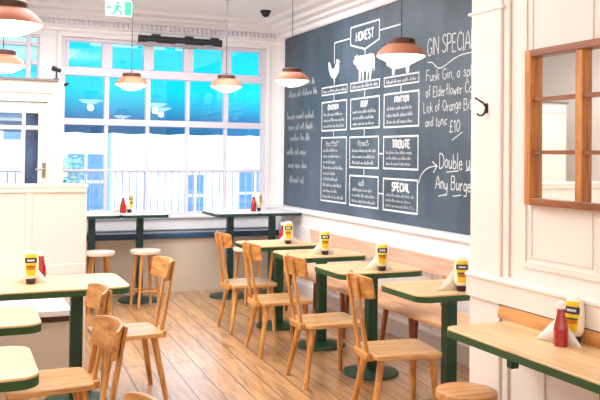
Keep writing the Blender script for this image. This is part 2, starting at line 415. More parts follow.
# left partition with panelled face, and box bench in front of it
PX = .955
p = MB().box(-2.2, PX, 6.50, 6.56, 0, 1.33); p.box(-2.2, PX+.012, 6.485, 6.575, 1.325, 1.356)
p.box(PX-.012, PX+.004, 6.488, 6.572, 0, 1.33)
for a, b in ((.50, .555), (-.25, -.19), (-1.0, -.94)): p.box(a, b, 6.488, 6.5, .72, 1.325)
p.box(-2.2, PX, 6.486, 6.5, .66, .74); p.box(-2.2, PX, 6.488, 6.5, 1.29, 1.325)
struct(p.build('wall_partition', BEIGE, smooth=False, bevel=.005))
b = empty('box_bench', (0, 6.22, 0), 0, 'long white box bench against the low beige partition', 'bench')
MB().box(-2.2, .79, 5.97-6.22, 6.48-6.22, .44, .485).build('seat', COOLW, b, smooth=False, bevel=.006)
MB().box(-2.2, .79, 6.0-6.22, 6.48-6.22, 0, .395).build('seat_base', SHADEDW, b, smooth=False)
MB().box(-2.2, .78, 6.02-6.22, 6.48-6.22, .395, .44).build('shadow_gap', GAPSHADE, b, smooth=False)  # dark filler standing in for shade under the seat lip

# entrance lobby box with door
LX = .95
wl = MB(); wl.box(.832, LX, 8.0, 8.1, 0, 2.27); wl.box(-1.7, .832, 8.0, 8.1, 2.072, 2.27); wl.box(LX-.06, LX, 8.1, YB, 0, 2.27)
wl.box(-1.7, -1.2, 8.0, 8.1, 0, 2.072); wl.box(-1.7, -1.64, 8.1, YB, 0, 2.27)
wl.box(-1.7, LX-.085, 7.985, 8.1, 2.155, 2.168)
struct(wl.build('wall_lobby', BEIGE, smooth=False, bevel=.004))
struct(MB().box(-1.72, LX-.05, 7.98, YB-.36, 2.27, 2.292).build('trim_10', plain('grey_ledge', rgb(120, 112, 112), .6), smooth=False))
dr = MB(); a, bq = 7.0, 0
DY0, DY1 = 8.02, 8.065
dx0, dx1 = -.20, .826
for x0, x1 in ((dx0, dx0+.1), (.725, dx1), (.578, .611)): dr.box(x0, x1, DY0, DY1, .01, 2.066)
dr.box(dx0, dx1, DY0, DY1, 1.962, 2.066); dr.box(dx0, dx1, DY0+.004, DY1, 1.807, 1.849); dr.box(dx0, dx1, DY0, DY1, .01, .95)
dr.box(.8, .832, 8.005, 8.02, .0, 2.072)
dd = struct(dr.build('door_1', BEIGE, smooth=False, bevel=.004), 'white glazed lobby door left of the window')
MB().box(dx0+.05, .59, 8.04, 8.045, .94, 1.97).build('door_glass', GLASS, dd, smooth=False)
MB().box(.60, .73, 8.038, 8.046, .94, 1.97).build('reflection_pane', REFLPANE, dd, smooth=False)  # pane carrying a painted dark reflection
hn = MB().box(.765, .795, DY0-.006, DY0, 1.36, 1.50); hn.tube([(.78, DY0-.006, 1.44), (.78, DY0-.05, 1.44), (.70, DY0-.055, 1.435)], .009, 8)
hn.build('door_handle', STEEL, dd)

# ------------------------------------------------------------------ outside
struct(MB().box(-8, 14, YB+.15, 30, -.15, 0).build('pavement', PAVE, smooth=False))
aw = empty('awning', (2.0, 9.9, 0), 0, 'bright blue canvas awning over the shopfront outside', 'awning')
def L(x, y, z): return (x-2.0, y-9.9, z)
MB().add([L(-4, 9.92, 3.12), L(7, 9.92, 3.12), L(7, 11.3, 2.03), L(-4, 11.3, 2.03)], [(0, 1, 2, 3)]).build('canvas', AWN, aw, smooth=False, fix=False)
v = MB(); x = -4.0; zt = 2.03
pts = []
while x < 7:
    for k in range(7):
        pts.append((x+.5*k/6, zt-.155-.018*sin(pi*k/6)))
    x += .5
vs = [L(q[0], 11.3, zt) for q in pts]+[L(q[0], 11.3, q[1]) for q in pts]; n = len(pts)
v.add(vs, [(i, i+1, n+i+1, n+i) for i in range(n-1)]).build('valance', VAL, aw, smooth=False, fix=False)
MB().tube([L(-4, 11.28, 2.03), L(7, 11.28, 2.03)], .025, 10).build('front_bar', OUTW, aw)
bl = empty('building', (2, 20, 0), 0, 'pale building with blue windows across the street', 'building')
MB().box(-16, 18, 0, .5, 0, 9).build('facade', OUTW, bl, smooth=False)
for cx, cz, ww, hh in ((-.55, 2.3, .9, .9), (.9, .9, .9, 1.4), (3.2, 2.9, 1.6, 1.2), (3.6, .55, .5, 1.1), (5.2, .6, .9, 1.3), (6.6, 2.8, 1.6, 1.2), (-3.4, 2.2, 1.1, 1.4), (-5.5, 1, 1, 1.9)):
    f = MB(); f.box(cx-ww/2-.06, cx+ww/2+.06, -.08, 0, cz-hh/2-.06, cz+hh/2+.06)
    wf = f.build('window_frame', OUTW, bl, smooth=False)
    g = MB()
    for i in range(2):
        for j in range(2): g.box(cx-ww/2+i*ww/2+.03, cx+i*ww/2-.03+ (0 if i == 0 else 0), -.1, -.08, cz-hh/2+j*hh/2+.03, cz+j*hh/2-.03)
    g.build('window_pane', OUTWIN, wf, smooth=False)
rl = empty('railing', (2, 11.9, 0), 0, 'pale metal railing with upright bars outside the window', 'railing')
r = MB(); r.tube([(-5, 0, 1.33), (5, 0, 1.33)], .016, 8); r.tube([(-5, 0, .62), (5, 0, .62)], .014, 8); r.build('rail', OUTRAIL, rl)
x = -3.0
while x < 3.2:
    MB().tube([(x, 0, 0), (x, 0, 1.33)], .011, 6).build('baluster', OUTRAIL, rl); x += .105
ps = empty('street_post', (1.98, 11.55, 0), 0, 'pale blue street post holding up the awning edge', 'post')
MB().tube([(0, 0, 0), (0, 0, 1.98)], .055, 14).build('shaft', OUTBLUE if False else plain('pale_blue_post', rgb(150, 196, 232), .5), ps)
MB().lathe([(.1, 0), (.1, .03), (.06, .05)], 16).build('base', OUTRAIL, ps)
def crown(mb, r, h, nl=260, seed=1):
    rn = random.Random(seed)
    for _ in range(nl):
        th = rn.uniform(0, 2*pi); ph = math.acos(rn.uniform(-.6, 1)); q = r*rn.uniform(.55, 1)
        c = Vector((q*sin(ph)*cos(th), q*sin(ph)*sin(th), h+q*cos(ph)*.9))
        a = Vector((rn.uniform(-1, 1), rn.uniform(-1, 1), rn.uniform(-.6, .6))).normalized()*.05; b_ = a.orthogonal().normalized()*.022
        mb.add([c-a, c+b_, c+a, c-b_], [(0, 1, 2, 3)])
pl = empty('planter', (1.45, 13.4, 0), 0, 'blue planter box with pale green shrub beyond the railing', 'planter')
MB().prism(rrect(-.55, .55, -.2, .2, .04), 0, 1.12).build('planter_box', OUTBLUE, pl, bevel=.01)
c = MB(); crown(c, .42, 1.25, 420, 3); c.v = [(x*1.25, y*.5, z) for x, y, z in c.v]
sh = c.build('shrub', LEAF, pl, smooth=False, fix=False)

# ------------------------------------------------------------------ window seat
ws = empty('built_in_bench', (2.3, 9.45, 0), 0, 'built-in window seat with dark blue top below the window', 'bench')
MB().box(-1.35, 1.345, 9.25-9.45, 9.52-9.45, 0, .62).build('seat_base', SHADEDW, ws, smooth=False)
MB().box(-1.36, 1.345, 9.21-9.45, 9.52-9.45, .62, .685).build('seat', NAVYTOP, ws, smooth=False, bevel=.012)

# ------------------------------------------------------------------ chalkboard
cb = empty('chalkboard', (XR-.003, 7.0, 2.0), 0, 'huge slate blue chalkboard menu on the right wall', 'chalkboard')
BX = -.02   # board thickness; local x
def bl_(y, z): return (y-7.0, z-2.0)
bd = MB(); bd.box(-.02, 0, 3.66-7, 9.46-7, .974-2, 3.05-2); bd.build('board', BOARD, cb, smooth=False)
CX = -.0225
def ribbon(mb, pts, w, ztop=0):
    pts = [Vector((0, p[0]-7.0, p[1]-2.0)) for p in pts]
    clean = [pts[0]]
    for p in pts[1:]:
        if (p-clean[-1]).length > 1e-4: clean.append(p)
    if len(clean) < 2: return
    L_ = []; R_ = []
    for i, p in enumerate(clean):
        d = (clean[min(i+1, len(clean)-1)]-clean[max(i-1, 0)]).normalized(); nrm = Vector((0, -d.z, d.y))*w/2
        L_.append((CX, p.y+nrm.y, p.z+nrm.z)); R_.append((CX, p.y-nrm.y, p.z-nrm.z))
    n = len(L_); mb.add(L_+R_, [(i, i+1, n+i+1, n+i) for i in range(n-1)])
def poly(mb, pts):
    mb.add([(CX, y-7, z-2) for y, z in pts], [tuple(range(len(pts)))])
def smoothp(p, n=4):
    if len(p) < 3: return p
    q = [p[0]]+list(p)+[p[-1]]; out = []
    for i in range(1, len(q)-2):
        a, b_, c, d = q[i-1], q[i], q[i+1], q[i+2]
        for k in range(n):
            t = k/n
            out.append(tuple(.5*((2*b_[j])+(-a[j]+c[j])*t+(2*a[j]-5*b_[j]+4*c[j]-d[j])*t*t+(-a[j]+3*b_[j]-3*c[j]+d[j])*t**3) for j in (0, 1)))
    out.append(p[-1]); return out
# single-stroke letters: unit box, x width listed first
G = {
 'A': (.7, [[(0, 0), (.35, 1), (.7, 0)], [(.13, .36), (.57, .36)]]), 'B': (.6, [[(0, 0), (0, 1)], [(0, 1), (.4, .98), (.48, .76), (.36, .56), (0, .53)], [(0, .53), (.45, .5), (.56, .26), (.42, .02), (0, 0)]]),
 'C': (.6, [[(.58, .84), (.38, 1), (.1, .82), (0, .5), (.1, .16), (.36, 0), (.6, .16)]]), 'D': (.62, [[(0, 0), (0, 1)], [(0, 1), (.34, .97), (.6, .7), (.6, .3), (.34, .03), (0, 0)]]),
 'E': (.52, [[(.5, 1), (0, 1)], [(0, 1), (0, 0)], [(0, 0), (.52, 0)], [(0, .52), (.42, .52)]]), 'F': (.5, [[(.5, 1), (0, 1)], [(0, 1), (0, 0)], [(0, .52), (.4, .52)]]),
 'G': (.62, [[(.58, .84), (.36, 1), (.1, .84), (0, .5), (.1, .15), (.36, 0), (.6, .2)], [(.6, .2), (.6, .44)], [(.6, .44), (.36, .44)]]), 'H': (.6, [[(0, 0), (0, 1)], [(.6, 0), (.6, 1)], [(0, .5), (.6, .5)]]),
 'I': (.08, [[(.04, 0), (.04, 1)]]), 'K': (.58, [[(0, 0), (0, 1)], [(.55, 1), (0, .42)], [(.18, .6), (.58, 0)]]), 'L': (.48, [[(0, 1), (0, 0)], [(0, 0), (.48, 0)]]),
 'N': (.6, [[(0, 0), (0, 1)], [(0, 1), (.6, 0)], [(.6, 0), (.6, 1)]]), 'O': (.64, [[(.32, 1), (.08, .82), (0, .5), (.08, .18), (.32, 0), (.56, .18), (.64, .5), (.56, .82), (.32, 1)]]),
 'P': (.55, [[(0, 0), (0, 1)], [(0, 1), (.42, .97), (.54, .73), (.42, .5), (0, .46)]]), 'R': (.58, [[(0, 0), (0, 1)], [(0, 1), (.42, .97), (.52, .74), (.4, .53), (0, .5)], [(.26, .5), (.58, 0)]]),
 'S': (.55, [[(.52, .86), (.28, 1), (.05, .82), (.12, .6), (.42, .44), (.54, .24), (.36, .02), (.12, .03), (0, .16)]]), 'T': (.6, [[(0, 1), (.6, 1)], [(.3, 1), (.3, 0)]]),
 'U': (.6, [[(0, 1), (.02, .3), (.14, .04), (.3, 0), (.46, .04), (.58, .3), (.6, 1)]]), 'Y': (.6, [[(0, 1), (.3, .5)], [(.6, 1), (.3, .5)], [(.3, .5), (.3, 0)]]),
 'a': (.42, [[(.38, .5), (.2, .56), (.02, .38), (.02, .14), (.18, 0), (.38, .18)], [(.4, .56), (.38, .12), (.44, 0)]]), 'b': (.4, [[(0, 1), (.02, 0)], [(.02, .36), (.22, .54), (.4, .34), (.32, .06), (.02, .04)]]),
 'c': (.36, [[(.36, .48), (.2, .56), (.02, .36), (.06, .08), (.22, 0), (.36, .1)]]), 'd': (.42, [[(.38, .46), (.2, .55), (.02, .36), (.04, .1), (.2, 0), (.38, .16)], [(.4, 1), (.4, 0)]]),
 'e': (.38, [[(.02, .3), (.36, .32), (.3, .5), (.16, .56), (.02, .38), (.06, .08), (.22, 0), (.38, .1)]]), 'f': (.34, [[(.34, .94), (.22, 1), (.14, .86), (.14, 0)], [(0, .55), (.3, .55)]]),
 'g': (.42, [[(.38, .48), (.18, .56), (.02, .36), (.08, .08), (.24, .04), (.38, .2)], [(.4, .55), (.4, -.2), (.24, -.38), (.04, -.28)]]), 'h': (.4, [[(0, 1), (0, 0)], [(0, .34), (.2, .55), (.36, .44), (.38, 0)]]),
 'i': (.1, [[(.05, .55), (.05, 0)], [(.03, .74), (.07, .78)]]), 'k': (.4, [[(0, 1), (0, 0)], [(.36, .56), (.02, .26)], [(.14, .34), (.4, 0)]]), 'l': (.12, [[(.03, 1), (.04, .08), (.12, 0)]]),
 'n': (.4, [[(0, .56), (.02, 0)], [(.02, .36), (.2, .56), (.36, .44), (.38, 0)]]), 'o': (.4, [[(.2, .56), (.02, .4), (.02, .14), (.2, 0), (.38, .14), (.38, .4), (.2, .56)]]),
 'p': (.4, [[(0, .56), (.02, -.38)], [(.02, .4), (.22, .56), (.4, .36), (.32, .06), (.02, .06)]]), 'r': (.32, [[(0, .56), (.02, 0)], [(.02, .32), (.16, .54), (.32, .5)]]),
 's': (.34, [[(.32, .48), (.18, .56), (.04, .44), (.28, .22), (.26, .04), (.12, 0), (0, .08)]]), 't': (.34, [[(.16, .9), (.16, .1), (.26, 0), (.34, .06)], [(0, .6), (.32, .6)]]),
 'u': (.42, [[(0, .56), (.04, .1), (.18, 0), (.36, .16)], [(.38, .56), (.38, .08), (.44, 0)]]), 'w': (.56, [[(0, .56), (.14, 0)], [(.14, 0), (.28, .44)], [(.28, .44), (.42, 0)], [(.42, 0), (.56, .56)]]),
 'y': (.42, [[(0, .56), (.06, .16), (.2, .08), (.36, .24)], [(.4, .56), (.38, -.16), (.22, -.38), (.04, -.28)]]),
 '1': (.16, [[(0, .8), (.12, 1)], [(.12, 1), (.12, 0)]]), '0': (.42, [[(.2, 1), (.02, .7), (.02, .3), (.2, 0), (.4, .3), (.4, .7), (.2, 1)]]),
 '£': (.5, [[(.46, .86), (.3, 1), (.16, .8), (.18, .3), (.02, .02)], [(.02, .02), (.5, .04)], [(.04, .5), (.38, .5)]]), ',': (.12, [[(.08, .1), (.02, -.14)]]), ' ': (.26, []),
}
def write(mb, s, y0, z0, hgt, width, w=.008, jit=.012, seed=1, space=.16, slope=0):
    """s written along the board from y0 (towards the camera), baseline z0, letter height hgt, total width given"""
    rn = random.Random(seed)
    tot = sum(G[ch][0]+space for ch in s)-space; k = width/tot; x = 0
    for ch in s:
        gw, st = G[ch]; dz = rn.uniform(-jit, jit); sk = rn.uniform(0, .06)
        for p in st:
            q = smoothp(p) if len(p) > 2 else p
            ribbon(mb, [(y0-(x+a+sk*b)*k, z0+dz+slope*(x+a)*k+b*hgt) for a, b in q], w)
        x += gw+space
def scribble(mb, y0, y1, z, h, w, seed):
    """illegible chalk words"""
    rn = random.Random(seed); y = y0
    while y > y1+.06:
        n = rn.randint(3, 8); ln = min(n*h*.42, y-y1); p = []
        for k in range(n*2+1):
            up = (k % 2) * h*(.55 if rn.random() > .25 else 1.05)
            p.append((y-ln*k/(n*2), z+up+rn.uniform(-.08, .08)*h))
        ribbon(mb, smoothp(p, 3), w); y -= ln+h*.55
def blockword(mb, s, y0, y1, z0, z1, w):
    write(mb, s, y0, z0, z1-z0, y0-y1, w, 0, 1, .2)
def rectline(mb, y0, y1, z0, z1, w=.017):
    h = w/2
    ribbon(mb, [(y0+h, z1), (y1-h, z1)], w); ribbon(mb, [(y0+h, z0), (y1-h, z0)], w)
    ribbon(mb, [(y0, z0), (y0, z1)], w); ribbon(mb, [(y1, z0), (y1, z1)], w)
# plaque
m = MB()
pp = [(7.615, 2.932), (6.99, 2.93), (6.99, 2.74), (7.29, 2.675), (7.615, 2.75), (7.615, 2.932)]
for a, b_ in zip(pp, pp[1:]): ribbon(m, [a, b_], .017)
plq = m.build('heading_plaque', CHALK, cb, smooth=False, fix=False)
m = MB(); blockword(m, 'HONEST', 7.49, 7.11, 2.775, 2.865, .02); m.build('heading_lettering', CHALK, plq, smooth=False, fix=False)
# family-tree lines
for p in ([(7.615, 2.823), (8.01, 2.823)], [(8.01, 2.83), (8.01, 2.60)], [(6.99, 2.823), (6.565, 2.823)], [(6.565, 2.823), (6.565, 2.50)], [(7.29, 2.675), (7.29, 2.6)],
          [(8.01, 2.41), (8.01, 2.35)], [(8.01, 2.27), (8.01, 2.186)], [(8.01, 1.872), (8.01, 1.792)], [(7.29, 2.35), (7.29, 2.347)], [(7.29, 2.27), (7.29, 2.18)], [(7.29, 1.876), (7.29, 1.788)],
          [(7.29, 1.476), (7.29, 1.392)], [(6.565, 2.263), (6.565, 2.186)], [(6.985, 1.62), (6.885, 1.62)], [(6.985, 1.235), (6.885, 1.235)]):
    m = MB(); ribbon(m, p, .014); m.build('connecting_line', CHALK, cb, smooth=False, fix=False)
# animals
def shape(name, pts, y0, y1, z0, z1, extra=()):
    m = MB(); poly(m, [(y0+(y1-y0)*a, z0+(z1-z0)*b_) for a, b_ in pts])
    for q in extra: poly(m, [(y0+(y1-y0)*a, z0+(z1-z0)*b_) for a, b_ in q])
    m.build(name, CHALK, cb, smooth=False, fix=False)
shape('rooster_drawing', [(.0, .95), (.14, .92), (.24, .74), (.36, .6), (.52, .62), (.64, .8), (.66, .98), (.76, 1.0), (.86, .95), (.99, .86), (.9, .82), (.92, .6), (.86, .4), (.72, .24), (.58, .16), (.56, 0), (.5, 0), (.48, .15), (.34, .2), (.16, .36), (.04, .62)], 8.165, 7.86, 2.395, 2.64)
shape('cow_drawing', [(0, .78), (.02, .68), (.1, .66), (.17, .56), (.22, .46), (.27, .42), (.28, .2), (.27, 0), (.34, 0), (.36, .2), (.4, .36), (.62, .34), (.72, .34), (.76, .2), (.75, 0), (.83, 0), (.85, .22), (.9, .42), (.93, .6), (.96, .3), (.99, .3), (1.0, .7), (.96, .9), (.8, .94), (.5, .92), (.3, .95), (.22, .93), (.2, 1.0), (.15, .99), (.14, .93), (.04, .98), (.08, .9)], 7.55, 7.08, 2.35, 2.635,
      [[(.44, .36), (.44, 0), (.49, 0), (.5, .36)], [(.62, .36), (.62, 0), (.67, 0), (.69, .36)]])
shape('pig_drawing', [(0, .56), (.02, .42), (.1, .38), (.16, .3), (.22, .28), (.22, 0), (.31, 0), (.33, .22), (.62, .22), (.7, .24), (.73, 0), (.82, 0), (.84, .25), (.92, .4), (.95, .6), (1.0, .74), (.97, .76), (.92, .68), (.88, .82), (.7, .95), (.4, .96), (.24, .9), (.2, 1.0), (.12, .94), (.1, .8)], 6.85, 6.33, 2.36, 2.60)
# small caption boxes
for k, (y0, y1, z1, z0) in enumerate(((8.324, 7.69, 2.349, 2.268), (7.605, 6.979, 2.347, 2.27), (6.884, 6.251, 2.346, 2.263))):
    m = MB(); rectline(m, y0, y1, z0, z1, .014); f = m.build('caption_box', CHALK, cb, smooth=False, fix=False)
    m = MB(); scribble(m, y0-.04, y1+.03, z0+.022, .036, .011, 40+k); m.build('caption_scrawl', CHALKF, f, smooth=False, fix=False)
# menu boxes: y0,y1,z1,z0, heading, heading y0,y1, heading height
BOXES = ((8.32, 7.695, 2.186, 1.872, 'CHICKEN', 8.16, 7.90, .05), (7.60, 6.977, 2.182, 1.877, 'BEEF', 7.37, 7.22, .048), (6.883, 6.248, 2.186, 1.872, 'FRITTER', 6.68, 6.42, .05),
         (8.325, 7.693, 1.792, 1.096, '', 8.20, 7.84, .05), (7.612, 6.987, 1.788, 1.478, '', 7.42, 7.20, .048), (6.886, 6.255, 1.781, 1.48, 'TRIBUTE', 6.72, 6.40, .07),
         (7.607, 6.988, 1.392, 1.087, '', 7.40, 7.22, .055), (6.884, 6.26, 1.383, 1.086, 'SPECIAL', 6.72, 6.40, .075))
for k, (y0, y1, z1, z0, hd, h0, h1, hh) in enumerate(BOXES):
    m = MB(); rectline(m, y0, y1, z0, z1); f = m.build('menu_box', CHALK, cb, smooth=False, fix=False)
    m = MB(); zt = z1-.035
    if hd: blockword(m, hd, h0, h1, zt-hh, zt, .019)
    else: scribble(m, h0, h1, zt-hh, hh*.85, .021, 70+k)
    m.build('box_heading', CHALK, f, smooth=False, fix=False)
    m = MB(); rows = 9 if z1-z0 > .5 else 3; top = zt-hh-.02; step = (top-z0-.02)/rows
    for i in range(rows):
        last = i == rows-1 and rows == 3
        scribble(m, y0-.05, y1+.06+ (0 if rows == 3 else random.uniform(0, .3)), top-step*(i+1)+.014, min(step*.55, .05), .010, 100+k*20+i)
    m.build('menu_scrawl', CHALKF, f, smooth=False, fix=False)
# right hand writing
m = MB()
write(m, 'GIN SPECIAL', 6.11, 2.47, .150, .71, .010, .012, 5, .15)
ribbon(m, smoothp([(6.11, 2.42), (6.03, 2.41), (5.96, 2.365), (5.90, 2.352), (5.82, 2.37), (5.7, 2.41), (5.58, 2.432), (5.44, 2.435)], 5), .009)
m.build('gin_heading', CHALK, cb, smooth=False, fix=False)
def words(txt, y0, z0, hgt, width, w, seed):
    tot = sum(G[c][0]+.16 for c in txt)-.16; k = width/tot; y = y0
    for n_, wd_ in enumerate(txt.split(' ')):
        ln = (sum(G[c][0]+.16 for c in wd_)-.16)*k
        m = MB(); write(m, wd_, y, z0, hgt, ln, w, .008, seed+n_); m.build('gin_description', CHALK, cb, smooth=False, fix=False)
        y -= ln+(.16+.26+.16)*k
words('Funk Gin, a splash', 6.125, 2.255, .09, .83, .0075, 6)
words('of Elderflower Cordial', 6.13, 2.115, .09, .86, .0075, 17)
words('Lick of Orange Bitters', 6.165, 1.985, .09, .88, .0075, 28)
words('and tonic', 6.135, 1.862, .08, .34, .0075, 39)
m = MB(); write(m, '£10', 5.76, 1.80, .10, .15, .009, .008, 10); ribbon(m, [(5.72, 1.735), (5.57, 1.80)], .008)
m.build('gin_price', CHALK, cb, smooth=False, fix=False)
m = MB()
ribbon(m, smoothp([(6.242, 1.36), (6.20, 1.43), (6.12, 1.485), (6.03, 1.51), (5.94, 1.517)], 4), .009)
ribbon(m, [(6.02, 1.555), (5.94, 1.517)], .01); ribbon(m, [(6.0, 1.46), (5.94, 1.517)], .01)
write(m, 'Double up', 5.905, 1.50, .125, .50, .010, .008, 11)
write(m, 'Any Burger', 5.965, 1.325, .11, .56, .010, .008, 12)
for a, b_, z in ((5.80, 5.62, 1.468), (5.52, 5.40, 1.487), (5.92, 5.82, 1.262), (5.70, 5.58, 1.272)): ribbon(m, [(a, z), (b_, z+.016)], .009)
m.build('upgrade_note', CHALK, cb, smooth=False, fix=False)
# left hand writing, too faint to read
for k, (rows, yl) in enumerate((((2.42, 2.30), 8.45), ((2.03, 1.90, 1.77), 8.5), ((1.60, 1.44, 1.26), 8.7))):
    for i, z in enumerate(rows):
        m = MB(); scribble(m, 9.36-.05*i, yl+random.uniform(0, .2), z, .085, .011, 300+k*10+i); m.build('side_scrawl', CHALKF, cb, smooth=False, fix=False)

# ------------------------------------------------------------------ chairs
def make_chair():
    root = empty('dining_chair', (0, 0, 0), 0, 'chair', 'chair')
    # seat: rear at -x; slightly trapezoid with soft corners
    pts = []
    for x, y in rrect(-.225, .200, -.21, .21, (.05, .035, .035, .05), 5):
        k = .90+.10*(x+.225)/.425
        pts.append((x, y*k))
    MB().prism(pts, .402, .432).build('seat', SEATW, root, bevel=.006)
    for sy in (-1, 1):
        MB().tube([(-.17, sy*.13, .405), (-.245, sy*.188, 0)], [.0225, .0165], 12).build('leg', CHAIRW[2], root)
        MB().tube([(.145, sy*.145, .405), (.170, sy*.195, 0)], [.0225, .0165], 12).build('leg', CHAIRW[2], root)
    MB().prism(rrect(-.262, -.205, -.12, .12, .012, 3), .385, .428).build('rear_rail', CHAIRW[1], root, bevel=.004)
    for sy in (-1, 1):
        MB().bar((-.236, sy*.070, .395), (-.318, sy*.074, .880), .042, .018, (0, 1, 0), .036, .016).build('back_slat', CHAIRW[2], root, bevel=.004)
    # curved back panel, concave towards the sitter
    n = 14; vs = []; hw = .184
    for j in range(n+1):
        u = -1+2*j/n; y = hw*u; cx = .055*u*u
        zt = .894-.012*abs(u)**5; zb = .756+.010*abs(u)**5
        for z, t in ((zt, 0), (zt, .016), (zb, .016), (zb, 0)):
            vs.append((-.298-.175*(z-.765)+cx+t, y, z))
    fs = []
    for j in range(n):
        for k in range(4): fs.append((j*4+k, (j+1)*4+k, (j+1)*4+(k+1) % 4, j*4+(k+1) % 4))
    fs += [(0, 1, 2, 3), (n*4+3, n*4+2, n*4+1, n*4)]
    MB().add(vs, fs).build('backrest', CHAIRW[1], root, bevel=.004)
    return root
ch = make_chair()
CR, CLG = 'wooden chairs facing the bench', 'wooden chairs on the left side'
chairs = [
 ((2.53, 7.10, 0), 0, 'farthest oak chair on the aisle side of the bench tables, nearest the window', CR),
 ((2.49, 6.21, 0), radians(-2), 'second oak chair from the window facing the wall bench', CR),
 ((2.49, 5.30, 0), radians(-3), 'third oak chair from the window, facing the wall bench', CR),
 ((2.53, 4.36, 0), radians(-8), 'closest oak chair facing the wall bench, seat fully in view', CR),
 ((1.045, 5.42, 0), pi+radians(3), 'oak chair tucked at the long table by the partition, with pale glare on seat', CLG),
 ((.445, 4.38, 0), pi+radians(2), 'oak chair at the farther small left table, seat cut by the photo edge', CLG),
 ((.345, 3.46, 0), pi+radians(4), 'oak chair seen from behind at the nearer small left table', CLG),
 ((.235, 2.28, 0), pi, 'nearest left oak chair, only the top of its backrest showing at the bottom edge', CLG),
]
for i, (loc, rz, lab, grp) in enumerate(chairs): place(ch, i == 0, loc, rz, lab, grp)

# ------------------------------------------------------------------ pedestal tables
def make_table(name, lx, ly, h, r, colmat, edgemat, pedestals, topmat=TABLEW, colw=.075, th=.045, dy=0, br=.225):
    root = empty(name, (0, 0, 0), 0, 'table', 'table')
    top = MB().prism(rrect(-lx/2, lx/2, -ly/2, ly/2, r, 8), h-.012, h).build('tabletop', topmat, root, bevel=.003)
    MB().prism(rrect(-lx/2-.001, lx/2+.001, -ly/2-.001, ly/2+.001, r, 8), h-th, h-.010).build('edge_band', edgemat, top)
    for px in pedestals:
        MB().box(px-colw/2, px+colw/2, dy-colw/2, dy+colw/2, .03, h-th).build('pedestal', colmat, root, smooth=False, bevel=.006)
        MB().box(px-.13, px+.13, dy-.09, dy+.09, h-th-.012, h-th).build('top_plate', colmat, root, smooth=False)
        MB().lathe([(br, 0), (br+.002, .008), (br-.004, .016), (br*.71, .026), (.08, .036), (.05, .04)], 40, px, dy).build('base', colmat, root)
    return root
TG = 'small oak tables along the wall bench'
t1 = make_table('cafe_table', .68, .54, .77, .085, GREEN, GREENEDGE, (0,), dy=-.06, br=.205)
for i, (loc, lab) in enumerate((((2.81, 7.16, 0), 'farthest small green-edged table along the wall bench, by the window'),
                                ((2.87, 6.33, 0), 'second small green-edged table from the window along the wall bench'),
                                ((2.85, 5.40, 0), 'third small green-edged table from the window along the wall bench'),
                                ((2.895, 4.44, 0), 'nearest small green-edged table along the wall bench, by the pillar'))):
    place(t1, i == 0, loc, 0, lab, TG)
LT = 'small oak tables on the left edge'
for loc, lab in (((.07, 4.39, 0), 'small green-edged table at left edge, the farther of two'), ((-.03, 3.43, 0), 'small green-edged table at left edge, the nearer of two')):
    place(t1, False, loc, pi, lab, LT)
bt = make_table('dining_table', 1.45, .62, .77, .085, GREEN, GREENEDGE, (.43, -.43), br=.2)
bt.location = (.31, 5.40, 0); bt['label'] = 'long green-edged table in front of the low beige partition'
HG = 'high tables by the window'
ht = make_table('high_table', .50, .62, .955, .05, TEALD, TEALD, (0,), plain('pale_worktop', rgb(214, 214, 214), .3, 0, .03, 6), .07, .04)
for i, (loc, lab) in enumerate((((1.36, 8.86, 0), 'high window table standing half hidden behind the partition end'), ((1.875, 8.86, 0), 'high window table adjoining the one behind the partition, nearer the middle'),
                                ((2.88, 8.78, 0), 'high window table in the corner pair, the one with its rounded end free'), ((3.385, 8.78, 0), 'high window table in the corner, touching the chalkboard wall side'))):
    place(ht, i == 0, loc, 0, lab, HG)

# ------------------------------------------------------------------ stools
def make_stool(h, r, name='bar_stool', splay=.06, sm=STOOLW, stretch=True):
    root = empty(name, (0, 0, 0), 0, 'stool', 'stool')
    MB().lathe([(r*.93, h-.042), (r*.985, h-.036), (r, h-.024), (r, h-.012), (r*.985, h-.003), (r*.95, h)], 40).build('seat', sm, root)
    for k in range(4):
        a = radians(45+90*k); q = r*.62; q2 = q+splay
        MB().tube([(q*cos(a), q*sin(a), h-.04), (q2*cos(a), q2*sin(a), 0)], [.019, .014], 12).build('leg', CHAIRW[2], root)
    if stretch:
        f = .30; q = (r*.62)+splay*(1-f)
        for k in range(4):
            a = radians(45+90*k); b_ = radians(135+90*k)
            MB().tube([(q*cos(a), q*sin(a), h*f), (q*cos(b_), q*sin(b_), h*f)], .010, 8).build('stretcher', CHAIRW[0], root)
    return root
SG = 'round wooden stools at the high tables'
GLARETOP = wood('glare_stool_top', rgb(214, 190, 168), rgb(228, 208, 190), rgb(238, 222, 206), 0, .3)  # oak seats paled to include the white glare on top
st = make_stool(.60, .158, sm=GLARETOP)
for i, (loc, lab) in enumerate((((1.37, 8.42, 0), 'round wooden stool half hidden behind the end of the partition'), ((1.845, 8.42, 0), 'round wooden stool in full view beside the dark green post of the left high table'),
                                ((2.93, 8.32, 0), 'round wooden stool behind the two far chairs, its legs under the corner high table'), ((3.33, 8.32, 0), 'round wooden stool tucked under the corner high table by the chalkboard wall'))):
    place(st, i == 0, loc, radians(10*i), lab, SG)
ls = make_stool(.45, .152, 'low_stool', .04, STOOLW, False)
ls.location = (2.345, 3.39, 0); ls['label'] = 'low round wooden stool at the end of the wall counter, cut by bottom edge'

